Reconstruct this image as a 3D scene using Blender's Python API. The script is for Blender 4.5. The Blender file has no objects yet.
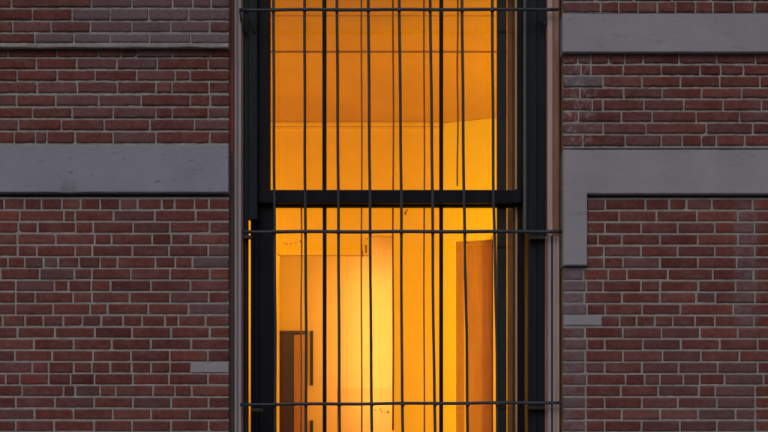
import bpy, bmesh, math, random
from mathutils import Vector, noise
random.seed(7)
R = math.radians
S = bpy.context.scene
C = S.collection

# ------------------------------------------------------------------ camera, sky, sun, exposure
H = 1.6            # eye height above the pavement
D = 7.0            # eye to brick face
PX = 0.0055        # metres per photo pixel on the brick face
HOR = 504.0        # the horizon line, in photo pixels (below the picture: shift lens)
cd = bpy.data.cameras.new('camera'); cam = bpy.data.objects.new('camera', cd); C.objects.link(cam)
cam.location = (0, -D, H); cam.rotation_euler = (R(90), 0, 0)
cd.sensor_width = 36.0; cd.lens = 36.0 * D / (768 * PX); cd.shift_y = (HOR - 216) / 768.0
cd.clip_start = 0.1; cd.clip_end = 500
S.camera = cam
W = bpy.data.worlds.new('World'); S.world = W; W.use_nodes = True
nt = W.node_tree
bg = nt.nodes['Background']; bg.inputs[1].default_value = 0.042
sky = nt.nodes.new('ShaderNodeTexSky'); sky.sky_type = 'NISHITA'; sky.sun_disc = False
SUN_EL, SUN_AZ = 40.0, 190.0      # soft light of an overcast dusk, from the street side, high
sky.sun_elevation = R(SUN_EL); sky.sun_rotation = R(SUN_AZ); sky.dust_density = 3.0; sky.air_density = 1.0
nt.links.new(sky.outputs[0], bg.inputs[0])
sd = bpy.data.lights.new('sun', 'SUN'); sun = bpy.data.objects.new('sun', sd); C.objects.link(sun)
sd.energy = 0.46; sd.angle = R(35); sd.color = (1.0, 0.86, 0.90)
az, el = R(SUN_AZ), R(SUN_EL)
sdir = Vector((math.sin(az) * math.cos(el), math.cos(az) * math.cos(el), math.sin(el)))
sun.rotation_euler = sdir.to_track_quat('Z', 'Y').to_euler()
S.view_settings.view_transform = 'Standard'; S.view_settings.look = 'None'
S.view_settings.exposure = 0.0; S.view_settings.gamma = 1.0
S.view_settings.use_curve_mapping = False
S.render.engine = 'CYCLES'
S.cycles.max_bounces = 8; S.cycles.diffuse_bounces = 5; S.cycles.transparent_max_bounces = 16

# the lit room's lamps (warm bulbs hung out of sight inside)
def bulb(name, loc, watts, col, r=0.08):
    l = bpy.data.lights.new(name, 'POINT'); l.energy = watts; l.color = col; l.shadow_soft_size = r
    o = bpy.data.objects.new(name, l); C.objects.link(o); o.location = loc; return o
WARM = (1.0, 0.58, 0.02)
bulb('room_lamp', (-1.35, 2.05, H + 1.75), 30, (1.0, .60, .015), .12)
bulb('room_lamp', (2.05, 1.45, H + 1.30), 128, (1.0, 0.66, 0.004), .12)
bulb('hall_lamp', (-0.75, 3.60, H + 2.15), 24, (1.0, .60, .012), .08)
bulb('hall_lamp', (0.30, 3.50, H + 0.60), 5, WARM, .08)
al = bpy.data.lights.new('hall_tube', 'AREA'); al.shape = 'RECTANGLE'; al.size = .06; al.size_y = 1.7; al.spread = R(98)
al.energy = 6.6; al.color = (1.0, .54, .44)
ao = bpy.data.objects.new('hall_tube', al); C.objects.link(ao); ao.location = (0.115, 4.36, H + 1.42)
ao.rotation_euler = Vector((.24, -.62, 0)).to_track_quat('Z', 'Y').to_euler()

# ------------------------------------------------------------------ helpers
def X(px, y=0.0): return (px - 384) * PX * (D + y) / D
def Z(py, y=0.0): return H + (HOR - py) * PX * (D + y) / D

def tag(o, label=None, cat=None, group=None, kind=None):
    if label: o['label'] = label
    if cat: o['category'] = cat
    if group: o['group'] = group
    if kind: o['kind'] = kind
    return o
def thing(name, loc, label, cat, group=None):
    o = bpy.data.objects.new(name, None); C.objects.link(o); o.location = loc
    o.empty_display_size = .2
    return tag(o, label, cat, group)
def world_loc(p):
    v = Vector((0, 0, 0))
    while p: v += p.location; p = p.parent
    return v
def link(name, me, mats, parent=None):
    """vertices are given in world space; the object stays at its parent's origin"""
    for m in (mats if isinstance(mats, (list, tuple)) else [mats]): me.materials.append(m)
    o = bpy.data.objects.new(name, me); C.objects.link(o)
    if parent:
        o.parent = parent
        off = world_loc(parent)
        for v in me.vertices: v.co -= off
    return o
class MB:
    def __init__(s): s.bm = bmesh.new()
    def box(s, x0, x1, y0, y1, z0, z1, bev=0.0, seg=2, mi=0):
        t = bmesh.new()
        bmesh.ops.create_cube(t, size=1)
        for v in t.verts:
            v.co = Vector(((x0 + x1) / 2 + v.co.x * (x1 - x0), (y0 + y1) / 2 + v.co.y * (y1 - y0), (z0 + z1) / 2 + v.co.z * (z1 - z0)))
        if bev: bmesh.ops.bevel(t, geom=t.edges[:] + t.verts[:], offset=min(bev, .45 * min(x1 - x0, y1 - y0, z1 - z0)), segments=seg, affect='EDGES', profile=.6)
        for f in t.faces: f.material_index = mi
        me = bpy.data.meshes.new('t'); t.to_mesh(me); t.free(); s.bm.from_mesh(me); bpy.data.meshes.remove(me)
        return s
    def tube(s, pts, r, n=10):
        pts = [Vector(p) for p in pts]; rings = []
        for i, p in enumerate(pts):
            d = (pts[min(i + 1, len(pts) - 1)] - pts[max(i - 1, 0)]).normalized()
            a = d.orthogonal().normalized() if abs(d.z) < .9 else (Vector((1, 0, 0)) - d * d.x).normalized()
            b = d.cross(a).normalized()
            rings.append([s.bm.verts.new(p + (a * math.cos(2 * math.pi * k / n) + b * math.sin(2 * math.pi * k / n)) * r) for k in range(n)])
        for q, w in zip(rings, rings[1:]):
            for k in range(n):
                f = s.bm.faces.new((q[k], q[(k + 1) % n], w[(k + 1) % n], w[k])); f.smooth = True
        s.bm.faces.new(rings[0][::-1]); s.bm.faces.new(rings[-1])
        return s
    def move(s, mat):
        bmesh.ops.transform(s.bm, matrix=mat, verts=s.bm.verts); return s
    def build(s, name, mats, parent=None):
        bmesh.ops.recalc_face_normals(s.bm, faces=s.bm.faces)
        me = bpy.data.meshes.new(name); s.bm.to_mesh(me); s.bm.free()
        return link(name, me, mats, parent)

# ------------------------------------------------------------------ materials
class NT:
    def __init__(s, name):
        s.m = bpy.data.materials.new(name); s.m.use_nodes = True; s.t = s.m.node_tree; s.b = s.t.nodes['Principled BSDF']
        s.co = s.t.nodes.new('ShaderNodeTexCoord').outputs['Object']
    def n(s, typ, **kw):
        o = s.t.nodes.new(typ)
        for k, v in kw.items(): setattr(o, k, v)
        return o
    def l(s, a, b): s.t.links.new(a, b)
    def noise(s, scale, detail=4, rough=.55, stretch=(1, 1, 1), off=0):
        mp = s.n('ShaderNodeMapping'); mp.inputs['Scale'].default_value = stretch; mp.inputs['Location'].default_value = (off, off * .7, off * 1.3)
        s.l(s.co, mp.inputs[0])
        o = s.n('ShaderNodeTexNoise'); o.inputs['Scale'].default_value = scale; o.inputs['Detail'].default_value = detail; o.inputs['Roughness'].default_value = rough
        s.l(mp.outputs[0], o.inputs[0]); return o.outputs[0]
    def ramp(s, f, stops):
        r = s.n('ShaderNodeValToRGB'); e = r.color_ramp.elements
        while len(e) < len(stops): e.new(.5)
        for el_, (p, c) in zip(e, stops):
            el_.position = p; el_.color = (*c, 1) if isinstance(c, (tuple, list)) else (c, c, c, 1)
        s.l(f, r.inputs[0]); return r.outputs[0]
    def mix(s, f, a, b, mode='MIX'):
        o = s.n('ShaderNodeMix', data_type='RGBA', blend_type=mode)
        for sock, v in ((o.inputs[0], f), (o.inputs[6], a), (o.inputs[7], b)):
            if hasattr(v, 'is_linked'): s.l(v, sock)
            elif isinstance(v, (tuple, list)): sock.default_value = (*v, 1)
            else: sock.default_value = v
        return o.outputs[2]
    def math(s, op, a, b):
        o = s.n('ShaderNodeMath', operation=op)
        for i, v in enumerate((a, b)):
            if hasattr(v, 'is_linked'): s.l(v, o.inputs[i])
            else: o.inputs[i].default_value = v
        return o.outputs[0]
    def bump(s, h, dist, strength=1.0, prev=None):
        b = s.n('ShaderNodeBump'); b.inputs['Strength'].default_value = strength; b.inputs['Distance'].default_value = dist
        s.l(h, b.inputs['Height'])
        if prev: s.l(prev, b.inputs['Normal'])
        return b.outputs[0]
    def done(s, col, rough=.8, nrm=None, spec=None, metal=None):
        for k, v in (('Base Color', col), ('Roughness', rough), ('Normal', nrm), ('Specular IOR Level', spec), ('Metallic', metal)):
            if v is None: continue
            if hasattr(v, 'is_linked'): s.l(v, s.b.inputs[k])
            elif isinstance(v, (tuple, list)): s.b.inputs[k].default_value = (*v, 1)
            else: s.b.inputs[k].default_value = v
        return s.m

def brick_mat():
    m = NT('brick')
    at = m.n('ShaderNodeAttribute', attribute_name='tint'); sep = m.n('ShaderNodeSeparateColor'); m.l(at.outputs['Color'], sep.inputs[0])
    r, g, b = sep.outputs                       # r = clay hue, g = wash of old grey paint, b = darkness of the firing
    c = m.ramp(r, [(0, (.150, .049, .045)), (.35, (.188, .060, .053)), (.7, (.220, .070, .061)), (1, (.265, .087, .068))])
    n1 = m.noise(38, 6, .65); c = m.mix(.8, c, m.ramp(n1, [(.3, .62), (.5, .95), (.72, 1.35)]), 'MULTIPLY')
    n5 = m.noise(7, 4, .6, off=2); c = m.mix(.45, c, m.ramp(n5, [(.3, .7), (.7, 1.3)]), 'MULTIPLY')
    n2 = m.noise(150, 3, .6, off=5); c = m.mix(m.math('MULTIPLY', m.ramp(n2, [(.62, 0.), (.72, 1.)]), .4), c, (.04, .022, .022))
    n3 = m.noise(9, 5, .7, (1, 1, 2), 11)       # lime bloom in drifts
    c = m.mix(m.math('MULTIPLY', m.ramp(n3, [(.45, 0.), (.75, 1.)]), .30), c, (.29, .26, .26))
    n4 = m.noise(60, 4, .7, (1, 1, 1.6), 3)
    f = m.math('MULTIPLY', g, m.ramp(n4, [(.25, .25), (.55, 1.)]))
    c = m.mix(f, c, (.225, .205, .24))
    # two upright ghosts of old grey paint, and lime runs beside the window on the right
    sp = m.n('ShaderNodeSeparateXYZ'); m.l(m.co, sp.inputs[0])
    def band(sock, lo, hi, soft=.012):
        a = m.n('ShaderNodeMapRange'); a.inputs[1].default_value = lo - soft; a.inputs[2].default_value = lo + soft; m.l(sock, a.inputs[0])
        b_ = m.n('ShaderNodeMapRange'); b_.inputs[1].default_value = hi - soft; b_.inputs[2].default_value = hi + soft; m.l(sock, b_.inputs[0])
        return m.math('SUBTRACT', a.outputs[0], b_.outputs[0])
    wear = m.ramp(m.noise(24, 6, .75, (1, 1, 1.4), 17), [(.38, .15), (.6, 1.)])
    st = m.math('MULTIPLY', band(sp.outputs[0], X(734), X(757)), band(sp.outputs[2], Z(330), Z(194), .06))
    c = m.mix(m.math('MULTIPLY', m.math('MULTIPLY', st, wear), .5), c, (.27, .25, .285))
    st2 = m.math('MULTIPLY', band(sp.outputs[0], X(562), X(586)), band(sp.outputs[2], Z(500), Z(262), .01))
    c = m.mix(m.math('MULTIPLY', m.math('MULTIPLY', st2, wear), .62), c, (.25, .235, .275))
    st3 = m.math('MULTIPLY', band(sp.outputs[0], X(562), X(592), .05), band(sp.outputs[2], Z(146), Z(60), .03))
    w3 = m.ramp(m.noise(34, 7, .8, (1, 1, .7), 31), [(.5, 0.), (.6, 1.)])
    c = m.mix(m.math('MULTIPLY', m.math('MULTIPLY', st3, w3), .75), c, (.40, .38, .39))
    c = m.mix(1., c, m.ramp(b, [(0, 1.), (1, .45)]), 'MULTIPLY')
    nr = m.bump(m.noise(120, 5, .7), .003, .8); nr = m.bump(m.noise(30, 4, .6, off=9), .004, .6, nr)
    return m.done(c, .9, nr, .25)
def mortar_mat():
    m = NT('mortar')
    c = m.ramp(m.noise(14, 6, .65), [(.3, (.33, .325, .32)), (.5, (.42, .42, .415)), (.72, (.54, .54, .54))])
    c = m.mix(m.math('MULTIPLY', m.ramp(m.noise(70, 4, .7, off=4), [(.6, 0.), (.75, 1.)]), .6), c, (.10, .09, .09))
    nr = m.bump(m.noise(90, 6, .75), .006, .9)
    return m.done(c, .95, nr, .1)
def stone_mat(c1, c2, scr):
    m = NT('painted_stone')
    c = m.ramp(m.noise(3.0, 5, .6), [(.3, c1), (.7, c2)])
    n = m.noise(5, 8, .72, (1, 1, 3.4), 8)
    c = m.mix(m.math('MULTIPLY', m.ramp(n, [(.60, 0.), (.70, 1.)]), .35), c, (.17, .165, .19))
    n2 = m.noise(16, 9, .75, (1, 1, 2.6), 21)
    c = m.mix(m.math('MULTIPLY', m.ramp(n2, [(.60, 0.), (.65, 1.)]), scr), c, (.12, .11, .125))
    c = m.mix(m.math('MULTIPLY', m.ramp(m.noise(120, 4, .7), [(.35, 1.), (.6, 0.)]), .14), c, (.2, .19, .21))
    nr = m.bump(m.noise(80, 5, .7), .0015, .7); nr = m.bump(m.noise(6, 3, .5), .008, .5, nr); nr = m.bump(n2, .004, .5, nr)
    return m.done(c, .75, nr, .3)
def paint(name, col, col2, scale=9, stretch=(1, 1, .15), lo=.48, hi=.62, rough=.5, b=.0012, spec=.4, amt=1.0):
    m = NT(name)
    f = m.math('MULTIPLY', m.ramp(m.noise(scale, 7, .7, stretch), [(lo, 0.), (hi, 1.)]), amt)
    c = m.mix(f, col, col2)
    c = m.mix(.35, c, m.ramp(m.noise(scale * 9, 5, .7, stretch, 3), [(.3, .6), (.7, 1.3)]), 'MULTIPLY')
    nr = m.bump(m.noise(scale * 8, 5, .7, stretch), b, .8)
    return m.done(c, rough, nr, spec)
def plaster(name, c1, c2, rough=.65, sc=2.2):
    m = NT(name)
    c = m.ramp(m.noise(sc, 5, .6), [(.3, c1), (.7, c2)])
    c = m.mix(m.math('MULTIPLY', m.ramp(m.noise(22, 7, .75, off=6), [(.63, 0.), (.72, 1.)]), .16), c, tuple(v * .45 for v in c1))
    nr = m.bump(m.noise(160, 3, .6), .0008, .6)
    return m.done(c, rough, nr, .3)
def glass_mat():
    m = NT('window_glass'); t = m.t
    t.nodes.remove(m.b); out = [n for n in t.nodes if n.type == 'OUTPUT_MATERIAL'][0]
    fr = m.n('ShaderNodeFresnel'); fr.inputs[0].default_value = 1.2
    tr = m.n('ShaderNodeBsdfTransparent'); gl = m.n('ShaderNodeBsdfGlossy'); gl.inputs['Roughness'].default_value = .03
    m.l(m.bump(m.noise(3.5, 2, .5), .004, .3), gl.inputs['Normal'])
    tr.inputs[0].default_value = (.97, .975, .97, 1)
    mx = m.n('ShaderNodeMixShader'); m.l(fr.outputs[0], mx.inputs[0]); m.l(tr.outputs[0], mx.inputs[1]); m.l(gl.outputs[0], mx.inputs[2])
    df = m.n('ShaderNodeBsdfDiffuse'); df.inputs[0].default_value = (.35, .33, .33, 1)      # street dust on the pane
    mx2 = m.n('ShaderNodeMixShader')
    d = m.math('MULTIPLY', m.ramp(m.noise(2.4, 7, .7, (1, 1, 1.5), 13), [(.35, .15), (.75, 1.)]), .03)
    m.l(d, mx2.inputs[0]); m.l(mx.outputs[0], mx2.inputs[1]); m.l(df.outputs[0], mx2.inputs[2])
    m.l(mx2.outputs[0], out.inputs[0]); return m.m

M_BRICK, M_MORT, M_GLASS = brick_mat(), mortar_mat(), glass_mat()
M_STONE = stone_mat((.355, .362, .412), (.43, .432, .485), .24)
M_BLUESTONE = stone_mat((.305, .335, .41), (.375, .405, .485), .62)
M_FRAME = paint('dark_frame_paint', (.011, .020, .027), (.028, .040, .048), 6, (1, 1, .12), .5, .7, .45, .0012, .12)
M_SASH = paint('sash_paint', (.006, .009, .015), (.016, .021, .028), 6, (1, 1, .12), .52, .72, .45, .0012, .10)
M_BEAD = paint('bead_paint', (.10, .105, .115), (.055, .06, .07), 8)
M_IRON = paint('bar_iron', (.028, .040, .062), (.065, .068, .080), 14, (1, 1, .5), .5, .7, .5, .0008, .5)
M_RED = paint('red_lead_trim', (.23, .038, .024), (.13, .045, .04), 3.5, (1, 1, .22), .45, .6, .6)
M_UMBER = paint('dark_umber_trim', (.085, .050, .050), (.16, .06, .05), 5, (1, 1, .2), .52, .66, .6)
M_GREY = paint('grey_trim_paint', (.42, .39, .43), (.22, .18, .20), 10, (1, 1, .08), .55, .68, .6)
M_PINK = paint('faded_pink_trim', (.62, .43, .37), (.40, .25, .22), 12, (1, 1, .07), .46, .62, .6)
M_BROWN = paint('worn_brown_trim', (.27, .13, .105), (.40, .25, .225), 14, (1, 1, .07), .5, .64, .6)
M_WALL = plaster('room_wall_paint', (.68, .46, .06), (.76, .52, .075))
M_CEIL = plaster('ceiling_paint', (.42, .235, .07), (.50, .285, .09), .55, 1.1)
M_SIDE = plaster('side_wall_paint', (.84, .72, .03), (.88, .76, .04), .55, 1.4)
M_HALL = plaster('hall_paint', (.78, .55, .085), (.84, .59, .10))
M_WOOD = paint('room_woodwork', (.72, .42, .16), (.60, .33, .10), 7, (1, 1, .1), .45, .65, .4)
M_DOORL = paint('orange_door_paint', (.50, .25, .03), (.43, .21, .025), 4, (1, 1, .1), .4, .7, .45)
M_DARKW = paint('dark_brown_wood', (.055, .022, .016), (.035, .015, .012), 7, (1, 1, .1), .45, .65, .45)
M_BAR_REFL = paint('bar_reflection_brown', (.23, .075, .03), (.17, .05, .02), 30)  # brown of the added rods that stand for bar reflections
M_LINING = paint('orange_brown_lining', (.50, .20, .03), (.36, .13, .02), 9, (1, 1, .1), .45, .6, .5)
M_BLACK = paint('black_metal', (.02, .018, .018), (.06, .045, .04), 40, (1, 1, 1), .5, .6, .4)
M_STAIN = paint('wall_mark', (.22, .06, .02), (.12, .04, .02), 60, (1, 1, 1))
M_FLOOR = plaster('floor_boards', (.22, .12, .06), (.30, .17, .08), .5)
M_PAVE = plaster('pavement', (.22, .22, .22), (.30, .30, .29), .9, 1.5)
M_ROAD = plaster('asphalt', (.045, .045, .047), (.06, .06, .062), .9, 2)

# ------------------------------------------------------------------ ground
tag(MB().box(-60, 60, -2.6, 6.5, -.3, 0).build('pavement', M_PAVE), kind='structure')
tag(MB().box(-60, 60, -60, -2.6, -.45, -.13).build('road', M_ROAD), kind='structure')

# ------------------------------------------------------------------ brick facade
facade = thing('brick_wall', (0, 0, 0), 'dark red brick street wall with grey stone bands on both sides of the window', 'wall')

LU = [  # (top, bottom, joints) photo pixels, left side
 (-3.5, 6.6, [11, 91, 131.7, 172.5, 192.5, 211]), (9.3, 19.4, [32, 71.7, 110, 148.3, 188.3]),
 (21.9, 31.3, [12.5, 50.8, 90, 131.7, 170.3, 209.5]), (33.9, 42, [34.5, 73.3, 109.7, 149.2, 190.5])]
LM = [
 (49, 56.3, [7.5, 56.7, 98, 121, 136, 172.5, 210]), (58.9, 68.2, [36, 76.3, 116.5, 157, 208]),
 (70.7, 79.8, [17, 57, 95, 136.5, 175, 190]), (82.4, 92.2, [37, 77, 117, 156, 172, 209]),
 (95.2, 105.1, [16, 55.6, 98.5, 141, 190, 210]), (107.9, 117.1, [32, 72, 113, 155.6, 172, 208]),
 (119.9, 129.4, [18, 61, 104, 149.5, 194]), (132.2, 142.3, [14, 35, 46.7, 74.7, 113, 155.8, 209.7])]
LLj = [[4, 24.4, 41.3, 61.6, 80.6, 100, 119.7, 137.5, 161.6, 174.4, 194.4, 208.8], [19.4, 63.8, 75, 113.4, 154.7, 195.6],
 [37.5, 75.6, 93, 132.8, 169.7, 209.4], [17.2, 55.6, 94.4, 111.6, 152.2, 171, 190.6], [36.8, 75, 92, 132.3, 169, 208.2],
 [7.7, 24.6, 43.3, 58, 79, 100, 117.3, 155.3, 175.2, 192.5], [0.5, 39.6, 74, 91.7, 130.8, 170, 209.6], [15.6, 54.2, 68.3, 91, 110.4, 150.7, 190.2],
 [35, 73, 91.7, 129.7, 170, 208.5], [15.6, 53, 90, 107.3, 148.3, 188.3], [2.5, 25, 43.3, 63, 82.3, 101, 123, 141.8, 164.8, 178.3, 205.4],
 [17, 54.7, 94.7, 132, 171, 209.4], [33.8, 73.4, 111.6, 150.6, 191], [14.7, 52, 92.8, 131, 169.7, 207.8],
 [32, 48.4, 73.4, 91.6, 110, 131.6, 151, 170, 190], [5.6, 19.4, 48.4, 70.3, 94.4, 132.8, 168.8, 207.8],
 [22, 63.4, 75, 100, 115.6, 153, 175, 191.6], [15.6, 54.7, 93.8, 132.8, 171, 208.4], [34.4, 73.4, 112.5, 151, 189.7], [15.6, 53.8, 94, 132, 171, 208.4]]
RU = [(-9.5, -.2, [595, 634, 672, 711, 750]), (2.3, 11.8, [600.8, 619, 638.3, 657.5, 675.8, 695.8, 713.3, 734, 755])]
RM = [(54, 62.9, [578, 591, 608.8, 625, 643.3, 679.3, 717, 755.8]), (65.4, 74.2, [581, 591, 623.3, 661.7, 700.3, 720.8, 743.7]),
 (76.8, 86.2, [603, 642, 680.8, 720, 760.3]), (88.6, 97.3, [580, 623.7, 662.3, 701.7, 742]), (100, 109.4, [592.5, 603, 644, 684, 723.3, 761.7]),
 (111.9, 121.1, [578.7, 621.3, 652.5, 696.3, 739.7]), (123.6, 132.9, [603.5, 646.2, 706.7, 753]), (135.4, 145.3, [583, 625.4, 661.6, 682.4, 701.8, 716.6, 745])]
RLj = [[605.4, 645.7, 669.3, 686.6, 712, 752.7], [619.3, 656.6, 697, 738], [605, 641.3, 677.7, 715, 754.6], [598, 622, 660, 698, 738],
 [604, 641, 677.7, 715, 755], [604, 623, 660, 698, 736.7], [583.5, 608.3, 627, 668, 712.7, 753.7], [586.5, 603.3, 641, 660.4, 698.5, 735.8],
 [584.4, 622, 660, 696.3, 715.5, 755], [587, 605.3, 642.2, 680.6, 733.3], [602.3, 619.7, 636.7, 655, 673, 695, 715, 754],
 [585, 623, 661.7, 700, 738], [587, 604.7, 642.8, 680.8, 720, 757.8], [585.3, 623, 662.5, 701, 739.5], [585.3, 604.7, 642, 678.7, 717.8, 757.8],
 [586.7, 625.8, 644.7, 660, 683.5, 700, 724.7], [585.8, 620.8, 658.3, 699, 715.3, 755.3], [585.8, 604.7, 642, 677.8, 717, 755.3],
 [585.8, 622, 660, 698.3, 735.8], [585.8, 604.7, 641.7, 680, 717, 755.3]]
BL, BR_ = 228.6, 563.6        # brick edges at the opening
XL, XR = -300, 1070           # far ends of the wall
LP = 11.68; L0 = 198.2        # lower courses: pitch and first bed joint
def extend(js, left):
    js = sorted(js)
    if left:
        x = js[0]
        while x > XL + 30: x -= random.choice((38.8, 38.8, 38.8, 19.4)); js.insert(0, x)
    else:
        x = js[-1]
        while x < XR - 30: x += random.choice((38.8, 38.8, 38.8, 19.4)); js.append(x)
    return js
def random_row(x0, x1, k):
    js, x = [], x0 + (19.4 if k % 2 else 38.8)
    while x < x1 - 10: js.append(x); x += random.choice((38.8, 38.8, 38.8, 38.8, 19.4))
    return js

def greyness(px, py):
    """old grey paint left on some bricks: (x0, y0, x1, y1, amount)"""
    g = 0
    for x0, y0, x1, y1, a in ((88, 33, 230, 44, .95), (35, 33, 75, 44, .65), (88, 21, 215, 33, .62), (72, 8, 230, 21, .68), (88, -5, 230, 8, .45),
                              (563, 263, 586, 314, .5), (715, 360, 760, 440, .32), (190, 303, 229, 315, .45), (192, 256, 229, 268, .4),
                              (134, 50, 176, 72, .4), (563, 76, 595, 87, .85), (563, 122, 602, 134, .4), (640, 338, 700, 436, .15), (60, 95, 150, 118, .25), (36, 95, 78, 106, .25)):
        if x0 <= px <= x1 and y0 <= py <= y1: g = max(g, a)
    return g

class BrickPanel:
    def __init__(s, face, rough):
        s.v, s.f, s.mi, s.col, s.face, s.rough, s.k = [], [], [], [], face, rough, 0
    def brick(s, a, b, t, bt, grey=None, red=0):
        """a,b left/right and t,bt top/bottom in photo pixels on this face"""
        y = s.face
        x0, x1, z0, z1 = X(a, y), X(b, y), Z(bt, y), Z(t, y)
        if x1 - x0 < .008: return
        vis = -30 < b and a < 800 and -30 < bt and t < 462
        nx = max(2, int((x1 - x0) / (.014 if vis else .08))); nz = 5 if vis else 2
        xs = [0, .0025] + [.0025 + (x1 - x0 - .005) * i / nx for i in range(1, nx)] + [x1 - x0 - .0025, x1 - x0]
        zs = [0, .0025] + [.0025 + (z1 - z0 - .005) * i / nz for i in range(1, nz)] + [z1 - z0 - .0025, z1 - z0]
        dy = random.uniform(-.0022, .0016) * (1.4 if s.rough else 1)
        tiltx, tiltz = random.uniform(-.01, .01), random.uniform(-.02, .02)
        base = len(s.v); W_ = len(xs); Hn = len(zs)
        amp = .0030 if s.rough else .0011
        jx0, jx1, jz0, jz1 = [random.uniform(-.0008, .0008) for _ in range(4)]
        seed = random.uniform(0, 100)
        chips = [(random.choice((0, x1 - x0)), random.choice((0, z1 - z0)), random.uniform(.004, .012)) for _ in range(random.choice((0, 0, 1, 2) if s.rough else (0, 0, 0, 1)))]
        for j, zz in enumerate(zs):
            for i, xx in enumerate(xs):
                ex = i in (0, W_ - 1); ez = j in (0, Hn - 1)
                px_, pz_ = x0 + xx, z0 + zz
                n = noise.noise_vector(Vector((px_ * 45 + seed, pz_ * 45, seed)))
                yy = y + dy + tiltx * (xx - (x1 - x0) / 2) * .5 + tiltz * (zz - (z1 - z0) / 2) + n.y * amp * .5
                if ex or ez: yy += .0028
                for cx, cz, cr in chips:
                    d_ = math.hypot(xx - cx, zz - cz)
                    if d_ < cr: yy += .006 * (1 - d_ / cr)
                if i <= 1 or i >= W_ - 2: px_ += n.x * amp + (jx0 if i <= 1 else jx1)
                if j <= 1 or j >= Hn - 2: pz_ += n.z * amp + (jz0 if j <= 1 else jz1)
                s.v.append((px_, yy, pz_))
        hue = min(1, max(0, random.gauss(.5, .20) + red)); dk = max(0, random.gauss(.10, .11))
        if random.random() < .03: dk += .22
        g = greyness((a + b) / 2, (t + bt) / 2) if grey is None else grey
        if g == 0 and random.random() < (.3 if s.rough else .12): g = random.uniform(.08, .26)
        col = (hue, g * random.uniform(.85, 1.1), min(dk, 1), 1)
        for j in range(Hn - 1):
            for i in range(W_ - 1):
                q = base + j * W_ + i; s.f.append((q, q + 1, q + W_ + 1, q + W_)); s.mi.append(0); s.col.append(col)
        # sides going back into the mortar
        ring = [base + i for i in range(W_)] + [base + j * W_ + W_ - 1 for j in range(1, Hn)] + [base + (Hn - 1) * W_ + i for i in range(W_ - 2, -1, -1)] + [base + j * W_ for j in range(Hn - 2, 0, -1)]
        b2 = len(s.v)
        for r in ring: s.v.append((s.v[r][0], y + .03, s.v[r][2]))
        for k in range(len(ring)):
            k2 = (k + 1) % len(ring); s.f.append((ring[k2], ring[k], b2 + k, b2 + k2)); s.mi.append(0); s.col.append(col)
    def row(s, t, bt, js, xa, xb, **kw):
        e = [xa - 1.1] + [j for j in js if xa + 5 < j < xb - 5] + [xb + 1.1]
        for a, b in zip(e, e[1:]): s.brick(a + .95, b - .95, t, bt, **kw)
    def mortar(s, xa, xb, t, bt, back=.11, rec=None):
        """the bed the bricks sit in: a lumpy front sheet with sides"""
        rec = rec if rec is not None else (.0075 if s.rough else .0036)
        y = s.face
        x0, x1, z0, z1 = X(xa, y), X(xb, y), Z(bt, y), Z(t, y)
        nx = max(1, min(260, int((x1 - x0) / .012))); nz = max(1, min(260, int((z1 - z0) / .012)))
        base = len(s.v)
        for j in range(nz + 1):
            for i in range(nx + 1):
                px_ = x0 + (x1 - x0) * i / nx; pz_ = z0 + (z1 - z0) * j / nz
                n = noise.noise(Vector((px_ * 30, pz_ * 30, 3))) + .6 * noise.noise(Vector((px_ * 90, pz_ * 90, 9)))
                s.v.append((px_, y + rec + n * (.0022 if s.rough else .0012), pz_))
        for j in range(nz):
            for i in range(nx):
                q = base + j * (nx + 1) + i; s.f.append((q, q + 1, q + nx + 2, q + nx + 1)); s.mi.append(1); s.col.append((.5, 0, 0, 1))
        w = nx + 1
        ring = [base + i for i in range(w)] + [base + j * w + nx for j in range(1, nz + 1)] + [base + nz * w + i for i in range(nx - 1, -1, -1)] + [base + j * w for j in range(nz - 1, 0, -1)]
        b2 = len(s.v)
        for r in ring: s.v.append((s.v[r][0], y + back, s.v[r][2]))
        for k in range(len(ring)):
            k2 = (k + 1) % len(ring); s.f.append((ring[k2], ring[k], b2 + k, b2 + k2)); s.mi.append(1); s.col.append((.5, 0, 0, 1))
        s.f.append(tuple(range(b2, b2 + len(ring)))[::-1]); s.mi.append(1); s.col.append((.5, 0, 0, 1))
    def build(s, name, label=None):
        me = bpy.data.meshes.new(name); me.from_pydata(s.v, [], s.f)
        me.polygons.foreach_set('material_index', s.mi)
        me.polygons.foreach_set('use_smooth', [True] * len(s.f))
        ca = me.color_attributes.new('tint', 'FLOAT_COLOR', 'CORNER')
        buf = []
        for p, c in zip(me.polygons, s.col): buf.extend(c * p.loop_total)
        ca.data.foreach_set('color', buf); me.update()
        try: me.set_sharp_from_angle(angle=R(50))
        except Exception: pass
        o = link(name, me, [M_BRICK, M_MORT], facade)
        if label: o['label'] = label
        return o

F0 = 0.0; FU = -.030
ROWS_TOP = -440; BOT = 794
# --- left, upper projecting field
p = BrickPanel(FU, True)
for t, b, js in LU: p.row(t, b, extend(js, True), XL, BL)
y = -6.0; k = 0
while y > ROWS_TOP: p.row(y - 9.8, y, random_row(XL, BL, k), XL, BL); y -= 12.3; k += 1
p.mortar(XL, BL, ROWS_TOP - 12, 47.4, .14); p.build('brick_panel')
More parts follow.
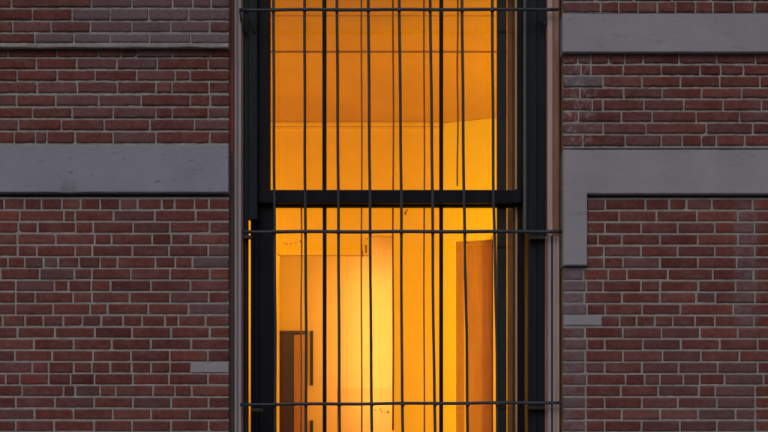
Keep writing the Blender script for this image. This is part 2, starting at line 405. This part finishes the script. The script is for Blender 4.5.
# lip of mortar under the projecting field
def rough_bar(name, x0, x1, y0, y1, z0, z1, mat, amp=.002, step=.03, parent=facade, label=None, bev=.004):
    """a long block whose edges wander slightly, as cut and painted stone does"""
    bm = bmesh.new(); n = max(2, int((x1 - x0) / step))
    prof = [(y0 + bev, z0), (y0, z0 + bev), (y0, (z0 * 2 + z1) / 3), (y0, (z0 + z1 * 2) / 3), (y0, z1 - bev), (y0 + bev, z1), (y1, z1), (y1, z0)]
    rings = []
    for i in range(n + 1):
        x = x0 + (x1 - x0) * i / n; r = []
        for q, (yy, zz) in enumerate(prof):
            v = noise.noise_vector(Vector((x * 9, q * 3.1, z0 * 7))) * amp
            v2 = noise.noise_vector(Vector((x * 40, q * 3.1, z0 * 7))) * amp * .5
            r.append(bm.verts.new((x, yy + (v.y + v2.y) * (1 if q < 6 else 0) * .7, zz + (v.z + v2.z) * (1 if q < 6 else 0))))
        rings.append(r)
    for a, b in zip(rings, rings[1:]):
        for q in range(8):
            f = bm.faces.new((a[q], a[(q + 1) % 8], b[(q + 1) % 8], b[q])); f.smooth = True
    bm.faces.new(rings[0]); bm.faces.new(rings[-1][::-1])
    bmesh.ops.recalc_face_normals(bm, faces=bm.faces)
    me = bpy.data.meshes.new(name); bm.to_mesh(me); bm.free()
    try: me.set_sharp_from_angle(angle=R(35))
    except Exception: pass
    o = link(name, me, mat, parent)
    if label: o['label'] = label
    return o
rough_bar('mortar_ledge', X(XL), X(228.2, -.04), -.042, -.02, Z(47.3, -.042), Z(42.9, -.042), M_MORT, .0025)
# --- left, middle field
p = BrickPanel(F0, True)
for t, b, js in LM: p.row(t, b, extend(js, True), XL, BL, red=.1 if t > 130 else 0)
p.mortar(XL, BL, 48.2, 145.2); p.build('brick_panel')
STL = -.034
rough_bar('stone_band', X(XL), X(228.2, STL), STL, .10, Z(192.2, STL), Z(145.0, STL), M_BLUESTONE, .0013, label='left stone band with dark scratches')
# --- left, lower field
p = BrickPanel(F0, False)
for k, js in enumerate(LLj):
    t = L0 + k * LP + .98; b = L0 + (k + 1) * LP - .98
    js = extend(js, True)
    if k == 14: p.row(t, b, js, XL, 190)
    else: p.row(t, b, js, XL, BL)
k = 20
while L0 + k * LP < BOT - 10:
    p.row(L0 + k * LP + .98, L0 + (k + 1) * LP - .98, random_row(XL, BL, k), XL, BL); k += 1
p.mortar(XL, BL, 197.0, BOT); p.build('brick_panel')
MB().box(X(191.2), X(228.4), -.004, .03, Z(372.3), Z(362.8), .002).build('stone_block', M_STONE, facade)
# --- right, upper field, band, middle field
p = BrickPanel(F0, True)
for t, b, js in RU: p.row(t, b, extend(js, False), BR_, XR)
y = -12.2; k = 0
while y > ROWS_TOP: p.row(y - 9.6, y, random_row(BR_, XR, k), BR_, XR); y -= 12; k += 1
p.mortar(BR_, XR, ROWS_TOP - 12, 12.2); p.build('brick_panel')
rough_bar('stone_band', X(562.6, STL), X(XR), STL, .10, Z(52.0, STL), Z(13.2, STL), M_STONE, .0013, label='smooth upper right stone band')
p = BrickPanel(F0, True)
for t, b, js in RM: p.row(t, b, extend(js, False), BR_, XR)
p.mortar(BR_, XR, 53.4, 147.6); p.build('brick_panel')
bm = bmesh.new()
lx0, lx1, lx2 = X(563.4, STL), X(587.2, STL), X(XR)
lz0, lz1, lz2 = Z(265.2, STL), Z(193.6, STL), Z(149.6, STL)
n_ = 90
out = [(lx0, lz2)] + [(lx0, lz2 + (lz0 - lz2) * i / 20) for i in range(1, 20)] + [(lx0, lz0), (lx1, lz0)] + [(lx1, lz0 + (lz1 - lz0) * i / 12) for i in range(1, 13)] + \
      [(lx1 + (lx2 - lx1) * i / n_, lz1) for i in range(1, n_ + 1)] + [(lx2 + (lx0 - lx2) * i / n_, lz2) for i in range(0, n_)]
def wob(x, z, a=.0016): v = noise.noise_vector(Vector((x * 20, 4, z * 20))); return x + v.x * a * .5, z + v.z * a
f1 = [bm.verts.new((wob(x, z)[0], STL, wob(x, z)[1])) for x, z in out]
fc = bm.faces.new(f1)
ex = bmesh.ops.extrude_face_region(bm, geom=[fc]); 
for v in ex['geom']:
    if isinstance(v, bmesh.types.BMVert): v.co.y = .10
bmesh.ops.recalc_face_normals(bm, faces=bm.faces)
fe = [e for e in bm.edges if all(abs(v.co.y - STL) < 1e-5 for v in e.verts)]
bmesh.ops.bevel(bm, geom=fe, offset=.004, segments=2, affect='EDGES')
me = bpy.data.meshes.new('stone_band'); bm.to_mesh(me); bm.free()
o = link('stone_band', me, M_STONE, facade); o['label'] = 'lower right stone band that turns down beside the window'
# --- right, lower field
p = BrickPanel(F0, False)
for k, js in enumerate(RLj):
    t = L0 + .5 + k * (LP - .02) + .98; b = L0 + .5 + (k + 1) * (LP - .02) - .98
    js = extend(js, False)
    xa = 587.8 if k < 6 else (602.3 if k == 10 else BR_)
    p.row(t, b, js, xa, XR)
k = 20
while L0 + k * LP < BOT - 10:
    p.row(L0 + k * LP + .98, L0 + (k + 1) * LP - .98, random_row(BR_, XR, k), BR_, XR); k += 1
p.mortar(587.6, XR, 197.6, 267.5); p.mortar(BR_, XR, 267.6, BOT); p.build('brick_panel')
MB().box(X(564.2), X(601.0), -.004, .03, Z(325.0), Z(315.8), .002).build('stone_block', M_STONE, facade)
# --- below the sill and above the window head
SILL, HEAD = 486, -60
p = BrickPanel(F0, False)
k = 26
while L0 + k * LP < BOT - 10:
    p.row(L0 + k * LP + .98, L0 + (k + 1) * LP - .98, random_row(BL, BR_, k), BL + 1, BR_ - 1); k += 1
p.mortar(BL, BR_, SILL + 16.5, BOT); p.build('brick_panel')
p = BrickPanel(F0, True)
y = HEAD - 45; k = 0
while y > ROWS_TOP: p.row(y - 9.6, y, random_row(BL, BR_, k), BL + 1, BR_ - 1); y -= 12; k += 1
p.mortar(BL, BR_, ROWS_TOP - 12, HEAD - 43); p.build('brick_panel')
rough_bar('lintel', X(BL + .5), X(BR_ - .5), -.03, .12, Z(HEAD), Z(HEAD - 42), M_STONE)
rough_bar('window_sill', X(BL + .5), X(BR_ - .5), -.06, .30, Z(SILL + 16), Z(SILL), M_STONE)
# solid wall core behind the bricks, leaving the window opening free
zt, zb = Z(ROWS_TOP), 0.0
core = MB()
core.box(X(XL), X(224), .112, .30, zb, zt).box(X(568), X(XR), .112, .30, zb, zt)
core.box(X(224) + .001, X(568) - .001, .125, .299, Z(HEAD) + .02, zt - .01).box(X(224) + .001, X(568) - .001, .114, .299, zb, Z(SILL + 16) - .002)
core.build('wall_core', M_MORT, facade)

# ------------------------------------------------------------------ the sash window
win = thing('sash_window', (0, .1, Z(SILL)), 'tall dark painted sash window glowing orange from the lit room behind', 'window')
ZB, ZT = Z(SILL) + .002, Z(HEAD) - .002
def vbox(mb, a, b, y0, y1, z0=None, z1=None, bev=.0025):
    """upright board between photo columns a and b, measured on its own front plane y0"""
    return mb.box(X(a, y0), X(b, y0), y0, y1, ZB if z0 is None else z0, ZT if z1 is None else z1, bev)
# outer trim, left: red strip, two grey fillets
zr = Z(152, .03)
vbox(MB(), 229.2, 233.6, .030, .12, z0=zr).build('trim_strip', M_RED, win)
vbox(MB(), 229.3, 233.5, .031, .12, z1=zr).build('trim_strip', M_UMBER, win)
m = MB(); vbox(m, 234.0, 236.9, .050, .12, bev=.004); vbox(m, 237.1, 238.2, .062, .119); vbox(m, 238.3, 241.3, .046, .12, bev=.005); m.build('trim_strip', M_GREY, win)
vbox(MB(), 241.3, 243.2, .075, .12).build('trim_strip', M_BROWN, win)
# outer trim, right
zj = Z(236, .05)
vbox(MB(), 545.6, 547.2, .060, .12, z0=zj).build('trim_strip', M_DARKW, win)
vbox(MB(), 547.3, 552.8, .046, .12, z0=zj, bev=.006).build('trim_strip', M_PINK, win)
vbox(MB(), 552.9, 559.4, .050, .12, z0=zj, bev=.006).build('trim_strip', M_BROWN, win)
vbox(MB(), 545.2, 547.9, .055, .12, z1=zj).build('trim_strip', M_BROWN, win)
vbox(MB(), 548.0, 551.4, .047, .12, z1=zj, bev=.004).build('trim_strip', M_GREY, win)
vbox(MB(), 551.5, 552.9, .066, .12, z1=zj).build('trim_strip', M_DARKW, win)
vbox(MB(), 553.0, 556.0, .047, .12, z1=zj, bev=.004).build('trim_strip', M_GREY, win)
vbox(MB(), 556.1, 559.5, .050, .12, z1=zj, bev=.004).build('trim_strip', M_PINK, win)
# fixed frame; below the meeting rail it is set back from the sash and light leaks past it
zsl, zsr = Z(219, .10), Z(228, .10)
m = MB()
vbox(m, 243.2, 248.2, .095, .125); vbox(m, 248.2, 257.3, .102, .150, z0=zsl)
vbox(m, 528.3, 537.0, .100, .130); vbox(m, 537.2, 545.4, .092, .28); vbox(m, 529.6, 531.2, .096, .10, bev=.001); vbox(m, 538.8, 540.0, .086, .10, bev=.001)
vbox(m, 523.0, 528.2, .108, .150, z0=zsr)
m.box(X(243.2, .1), X(545.4, .1), .098, .28, ZT - .05, ZT - .001, .003)
m.box(X(243.2, .1), X(545.4, .1), .098, .28, ZB + .001, ZB + .05, .003)
m.build('frame', M_FRAME, win)
m = MB(); vbox(m, 523.4, 526.2, .100, .1075, z0=Z(231, .1), bev=.003); m.build('parting_bead', M_BEAD, win)
# upper sash (outer)
yu = .152
m = MB()
vbox(m, 256.5, 270.2, yu, yu + .040, z0=Z(202.6, yu)); vbox(m, 517.0, 522.6, yu, yu + .040, z0=Z(202.6, yu))
m.box(X(262.3, yu - .008), X(521.6, yu - .008), yu - .008, yu + .042, Z(202.8, yu - .008), Z(189.7, yu - .008), .004)
m.box(X(256.8, yu), X(522.4, yu), yu + .001, yu + .039, ZT - .12, ZT - .052, .004)
us = m.build('upper_sash', M_SASH, win)
def muntin(a, b, y0, z0, z1, par):
    mm = MB(); mm.box(X(a, y0), X(b, y0), y0, y0 + .03, z0, z1, .004); mm.build('muntin', M_SASH, par)
for a, b in ((322.3, 326.4), (439.4, 443.3)): muntin(a, b, yu + .004, Z(190.5, yu), ZT - .1, us)
MB().box(X(269.5, yu + .02), X(517.5, yu + .02), yu + .018, yu + .022, Z(191, yu + .02), ZT - .11).build('glass', M_GLASS, us)
m = MB(); vbox(m, 515.2, 517.0, yu + .006, yu + .03, z0=Z(189, yu)); m.build('glazing_bead', M_WOOD, us)
# lower sash (inner)
yl = .200
m = MB()
vbox(m, 250.6, 259.0, yl - .006, yl + .040, z1=Z(199, yl)); vbox(m, 259.2, 275.2, yl, yl + .040, z1=Z(199, yl))
vbox(m, 517.4, 524.8, yl, yl + .040, z1=Z(199, yl))
m.box(X(252, yl), X(524.1, yl), yl + .001, yl + .039, Z(206.6, yl), Z(198.8, yl), .003)
m.box(X(252, yl), X(524.1, yl), yl + .001, yl + .039, ZB + .052, ZB + .15, .004)
ls = m.build('lower_sash', M_SASH, win)
for a, b in ((322.6, 326.4), (439.4, 443.2)): muntin(a, b, yl + .004, ZB + .14, Z(206, yl), ls)
MB().box(X(274.5, yl + .02), X(518, yl + .02), yl + .018, yl + .022, ZB + .14, Z(205.5, yl)).build('glass', M_GLASS, ls)
m = MB(); vbox(m, 515.6, 517.4, yl + .006, yl + .03, z1=Z(206.5, yl)); m.build('glazing_bead', M_WOOD, ls)
MB().box(X(521, .36), X(534, .36), .36, .39, ZB, ZT, .002).build('lining_or_dimmer_board', M_WALL, win)  # added board that dims the room light showing in the right-hand slit
# dark upright of the inner lining seen through the right edge of the glass
yi = .262
m = MB(); m.box(X(497.3, yi), X(506.8, yi), yi, yi + .05, ZB, ZT, .004); m.build('inner_post', M_SASH, win)
m = MB(); m.box(X(507.5, .33), X(512.6, .33), .33, .36, ZB, ZT, .003); m.build('lining_or_dimmer_board', M_LINING, win)
m = MB(); m.box(X(512.8, .3), X(516.8, .3), .30, .36, ZB, ZT, .003); m.build('lining_or_dimmer_board', M_DARKW, win)

# ------------------------------------------------------------------ iron window guard
guard = thing('window_guard', (0, .03, Z(SILL)), 'black iron burglar bars fixed across the whole window', 'window bars')
yg = .020
BARS = [(273.6, 274.2, 275.3, 275.2), (304.6, 305.0, 306.2, 306.0), (337.0, 338.2, 339.0, 339.6), (368.3, 369.8, 370.9, 371.8),
        (399.3, 401.2, 401.6, 402.8), (430.2, 432.4, 433.4, 435.2), (462.0, 463.8, 466.6, 467.6), (492.2, 493.4, 496.6, 497.4)]
YB = (0, 190, 330, 432)
for xs in BARS:
    def bx(py):
        for i in range(3):
            if py <= YB[i + 1] or i == 2:
                return xs[i] + (xs[i + 1] - xs[i]) * (py - YB[i]) / (YB[i + 1] - YB[i])
    pts = [(X(bx(py) + .12 * math.sin(py * .05 + xs[0]), yg), yg + .001 * math.sin(py * .02 + xs[0]), Z(py, yg)) for py in range(-54, 480, 14)]
    MB().tube(pts, .0078).build('vertical_bar', M_IRON, guard)
yh = yg - .0165
for a, b, ya, yb_, r in ((239.4, 558.6, 9.9, 9.4, .0088), (242.2, 561.6, 231.8, 231.6, .0098), (240.2, 561.8, 404.4, 402.6, .0088), (240.2, 561.8, 477, 477, .0088), (240, 561, -50, -50, .0088)):
    n = 24
    pts = [(X(a + (b - a) * i / n, yh), yh + .0012 * math.sin(i * 1.1), Z(ya + (yb_ - ya) * i / n + .25 * math.sin(i * .9), yh)) for i in range(n + 1)]
    m = MB().tube(pts, r)
    for xs in BARS:                      # lumps of weld where the uprights cross
        py = ya; k = xs[0] if py < 100 else (xs[1] + (xs[2] - xs[1]) * .3 if py < 300 else xs[3])
        q = X(k, yg) ; zz = Z(ya, yh)
        m.tube([(q - .011, yh + .001, zz), (q - .006, yh + .001, zz + .0006), (q + .005, yh + .001, zz), (q + .010, yh + .001, zz)], r + .0017, 9)
    m.build('horizontal_bar', M_IRON, guard)
# curled iron hooks that tie the top bar back to the frame, and small plates at the other ends
def hook(x0, x1, sgn):
    pts = []
    for i in range(13):
        t = i / 12; ang = math.pi * t
        cx = (x0 + x1) / 2; rx = (x1 - x0) / 2
        pts.append((X(cx - sgn * rx * math.cos(ang), .05), .03 + .03 * t, Z(12 + 13 * math.sin(ang) ** .8 * (1 if t < .75 else .9), .05)))
    MB().tube(pts, .0055, 8).build('hook', M_IRON, guard)
hook(539.5, 547.5, 1)
MB().tube([(X(240.2, .03), .012, Z(12, .03)), (X(241, .03), .03, Z(20, .03)), (X(243.4, .05), .06, Z(30, .05)), (X(246.5, .08), .085, Z(33, .08))], .0055, 8).build('hook', M_IRON, guard)
MB().tube([(X(246, .03), .012, Z(12, .03)), (X(249.5, .05), .05, Z(22, .05)), (X(254, .08), .096, Z(31, .08))], .0055, 8).build('hook', M_IRON, guard)
for a, b, py in ((243.5, 251.5, 234), (251, 262, 408), (528, 545, 406), (530, 545, 235)):
    m = MB(); m.box(X(a, .05), X(b, .05), .060, .098, Z(py + 3.2, .03), Z(py, .03), .002); m.build('stay_plate', M_BLACK, guard)

# ------------------------------------------------------------------ the lit room
FZ = H - .12; CZ = H + 2.97
tag(MB().box(-1.9, 2.6, .30, 6.2, FZ - .1, FZ).build('floor', M_FLOOR), kind='structure')
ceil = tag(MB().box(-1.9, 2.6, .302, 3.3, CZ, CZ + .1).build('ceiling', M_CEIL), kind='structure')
yb1 = 1.36
MB().box(-1.85, 2.5, 1.345, 1.375, CZ - .012, CZ + .01, .003).build('batten', M_CEIL, ceil)
MB().box(-1.85, 2.5, .74, .76, CZ - .003, CZ + .01, .001).build('batten', M_CEIL, ceil)
YW = 2.92
fx = lambda px: X(px, YW); fz = lambda py: Z(py, YW)
room = thing('room_wall', (0, YW, FZ), 'orange lit back wall of the room with a wide opening to the hall', 'wall')
m = MB()
OX0, OX1, OZ = fx(277.9), fx(392.2), fz(255)
m.box(-1.88, OX0, YW, YW + .14, FZ, CZ).box(OX0, fx(371), YW + .0001, YW + .05, OZ, CZ).box(fx(371), OX1, YW + .0002, YW + .045, fz(236), CZ).box(OX1, fx(441.5), YW, YW + .14, FZ, CZ)
m.build('wall_face', M_WALL, room)
m = MB(); m.box(-1.87, fx(441), YW - .025, YW - .0005, fz(131.3), fz(127.2), .006); m.box(-1.87, fx(441), YW - .040, YW - .0006, fz(127.0), CZ - .001, .008); m.build('cornice', M_WALL, room)
MB().box(OX0 - .018, OX0 - .001, YW - .012, YW + .15, FZ, OZ + .018, .003).build('casing', M_WALL, room)
def mark(parent, pts, y0, name='stain'):
    m = MB()
    for a, b, w, h_ in pts: m.box(X(a, y0), X(a + w, y0), y0 - .0025, y0 + .002, Z(b + h_, y0), Z(b, y0), .001)
    return m.build(name, M_STAIN, parent)
mark(room, [(404.6, 211.5, 1.6, 3.2), (406.4, 209.4, 1.2, 2.2)], YW)
mark(room, [(361.0, 244, 1.4, 7), (365.4, 245, 1.3, 8), (362.4, 251, .8, 6), (366.6, 238, 1.2, 1.3)], YW)
mark(room, [(283.5, 242.6, .9, 1.1), (285.8, 243.4, 1.6, 1.1), (290.6, 243.2, .9, 1.3), (295.4, 242.4, .9, 1.2), (300, 240.4, 1, 2.2)], YW)
# canted right-hand wall with the doorway
side = thing('side_wall', (fx(441.5), YW, FZ), 'bright yellow canted wall with a door at the right of the room', 'wall')
from mathutils import Matrix
ang = math.atan2(-.13, .41)
P0 = Vector((fx(441.5), YW, 0))
T = Matrix.Translation(P0) @ Matrix.Rotation(ang, 4, 'Z')
def sx(px):
    """distance along the canted wall for a photo column"""
    k = (px - 384) * PX / D
    # P0 + s*(cos,sin): x = k*(D+y)
    ca, sa = math.cos(ang), math.sin(ang)
    return (k * (D + P0.y) - P0.x) / (ca - k * sa)
d0, d1 = sx(455.6), sx(493.2); DZ = H + 263 * PX * (D + 2.87) / D
m = MB(); m.box(.001, d0, 0, .14, FZ, CZ - .002).box(d0, d1, 0.0001, .14, DZ, CZ - .002).box(d1, 2.0, 0, .14, FZ, CZ - .002); m.move(T)
m.build('wall_face', M_SIDE, side)
m = MB(); m.box(d0 + .001, d0 + (sx(463) - d0), .012, .16, FZ, DZ - .001, .002); m.move(T); df = m.build('door_frame', M_DOORL, side)
m = MB(); m.box(sx(463.2), sx(465.6), .02, .07, FZ, DZ - .012, .002); m.move(T); m.build('casing', M_WALL, side)
m = MB(); m.box(sx(465.8), d1 - .004, .045, .085, FZ, DZ - .004, .003)
m.move(T); dr = m.build('door', M_DOORL, side)
m = MB(); m.box(sx(490.9), sx(491.9), .035, .05, FZ, DZ - .01, .001); m.move(T); m.build('door_edge', M_DARKW, dr)
m = MB(); m.box(sx(493.3), sx(497.8), -.014, .04, FZ, DZ + .02, .003); m.move(T); m.build('casing', M_WALL, side)
# the remaining walls close the room
m = MB(); m.box(-1.98, -1.9, .30, 3.06, FZ, CZ + .1).build('wall_face', M_WALL, room)
m = MB(); m.box(2.5, 2.6, .30, 3.4, FZ, CZ); m.build('wall_face', M_SIDE, side)
m = MB(); m.box(-1.9, X(236), .301, .33, FZ, CZ).box(X(560), 2.5, .301, .33, FZ, CZ); m.build('wall_face', M_WALL, room)

# hall behind the opening
YH = 5.0
hx = lambda px: X(px, YH); hz = lambda py: Z(py, YH)
hall = thing('hall_wall', (0, YH, FZ), 'glowing pale yellow hall wall seen through the wide opening', 'wall')
m = MB(); m.box(-1.9, .75, YH, YH + .12, FZ, H + 2.6); m.build('wall_face', M_HALL, hall)
MB().box(-1.9, -1.8, YW + .142, YH - .001, FZ, H + 2.6).build('wall_face', M_HALL, hall)
MB().box(.65, .75, YW + .142, YH - .001, FZ, H + 2.6).build('wall_face', M_HALL, hall)
tag(MB().box(-1.9, .75, YW + .142, YH + .1, H + 2.601, H + 2.7).build('ceiling', M_CEIL), kind='structure')
MB().box(hx(338), .649, YH - .012, YH - .0005, FZ, hz(388.5), .002).build('wainscot', M_WALL, hall)
mark(hall, [(374.6, 409.8, 1.6, .9), (379.6, 408.6, 1.8, 1.2), (381, 411, 1.2, 1.3), (384.6, 411.8, 1.1, 1.2), (387.2, 410.6, 1.4, 3), (389.2, 412.2, .9, 1.4)], YH - .013)
hd = thing('hall_door', (hx(286), YH - .05, FZ), 'dark brown door with an orange jamb at the lower left of the window', 'door')
MB().box(-1.45, hx(293.9), YH - .05, YH - .006, FZ, hz(332.8), .003).build('door_leaf', M_DARKW, hd)
m = MB(); m.box(hx(294.2), hx(300.2), YH - .03, YH - .002, FZ, hz(334.6), .002); m.box(hx(302), hx(305), YH - .035, YH - .002, FZ, hz(334.6), .002); m.build('jamb', M_DOORL, hd)
m = MB(); m.box(-1.45, hx(307.6), YH - .055, YH - .003, hz(334.2), hz(331.4), .002); m.build('head_rail', M_DARKW, hd)
for a, b in ((331.0, 385.5), (420.5, 470)):
    m = MB(); m.box(hx(310.2), hx(313.2), YH - .02, YH - .001, hz(b), hz(a), .003)
    z = hz(a) - .03; i = 0
    while z > hz(b) + .02:
        m.box(hx(311.0 + (.5 if i % 2 else 0)), hx(312.6), YH - .03, YH - .019, z - .010, z, .002); z -= .045; i += 1
    tag(m.build('wall_plate', M_BLACK), 'long narrow dark plate on the orange wall beside the hall door' if a < 400 else 'short dark plate below the long one, cut by the bottom edge', 'door plate', 'dark plates beside the hall door')

# thin brown rods added behind the glass to stand for the bars' reflections
REFLECTION_RODS = [(361.6, -28, 484, 'third'), (393.2, -28, 430, 'fourth'), (424.2, -28, 484, 'fifth'), (457.6, -28, 186, 'sixth'), (301.4, 206, 484, 'first')]
LAB = {'third': 'thin brown rod behind the glass standing for a bar reflection, between the third and fourth bars from the left',
       'fourth': 'thin brown rod behind the glass standing for a bar reflection, just left of the middle bar',
       'fifth': 'thin brown rod behind the glass standing for a bar reflection, just left of the sixth bar',
       'sixth': 'short brown rod standing for a bar reflection in the upper pane, left of the seventh bar',
       'first': 'thin brown rod standing for a bar reflection in the lower left pane, left of the second bar'}
for px, ya, yb_, key in REFLECTION_RODS:
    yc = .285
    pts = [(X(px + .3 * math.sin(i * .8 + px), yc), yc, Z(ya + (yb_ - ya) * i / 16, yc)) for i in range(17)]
    o = MB().tube(pts, .0046, 8).build('reflection_rod', M_BAR_REFL)
    tag(o, LAB[key], 'reflection_rod', 'brown rods standing for bar reflections in the glass')
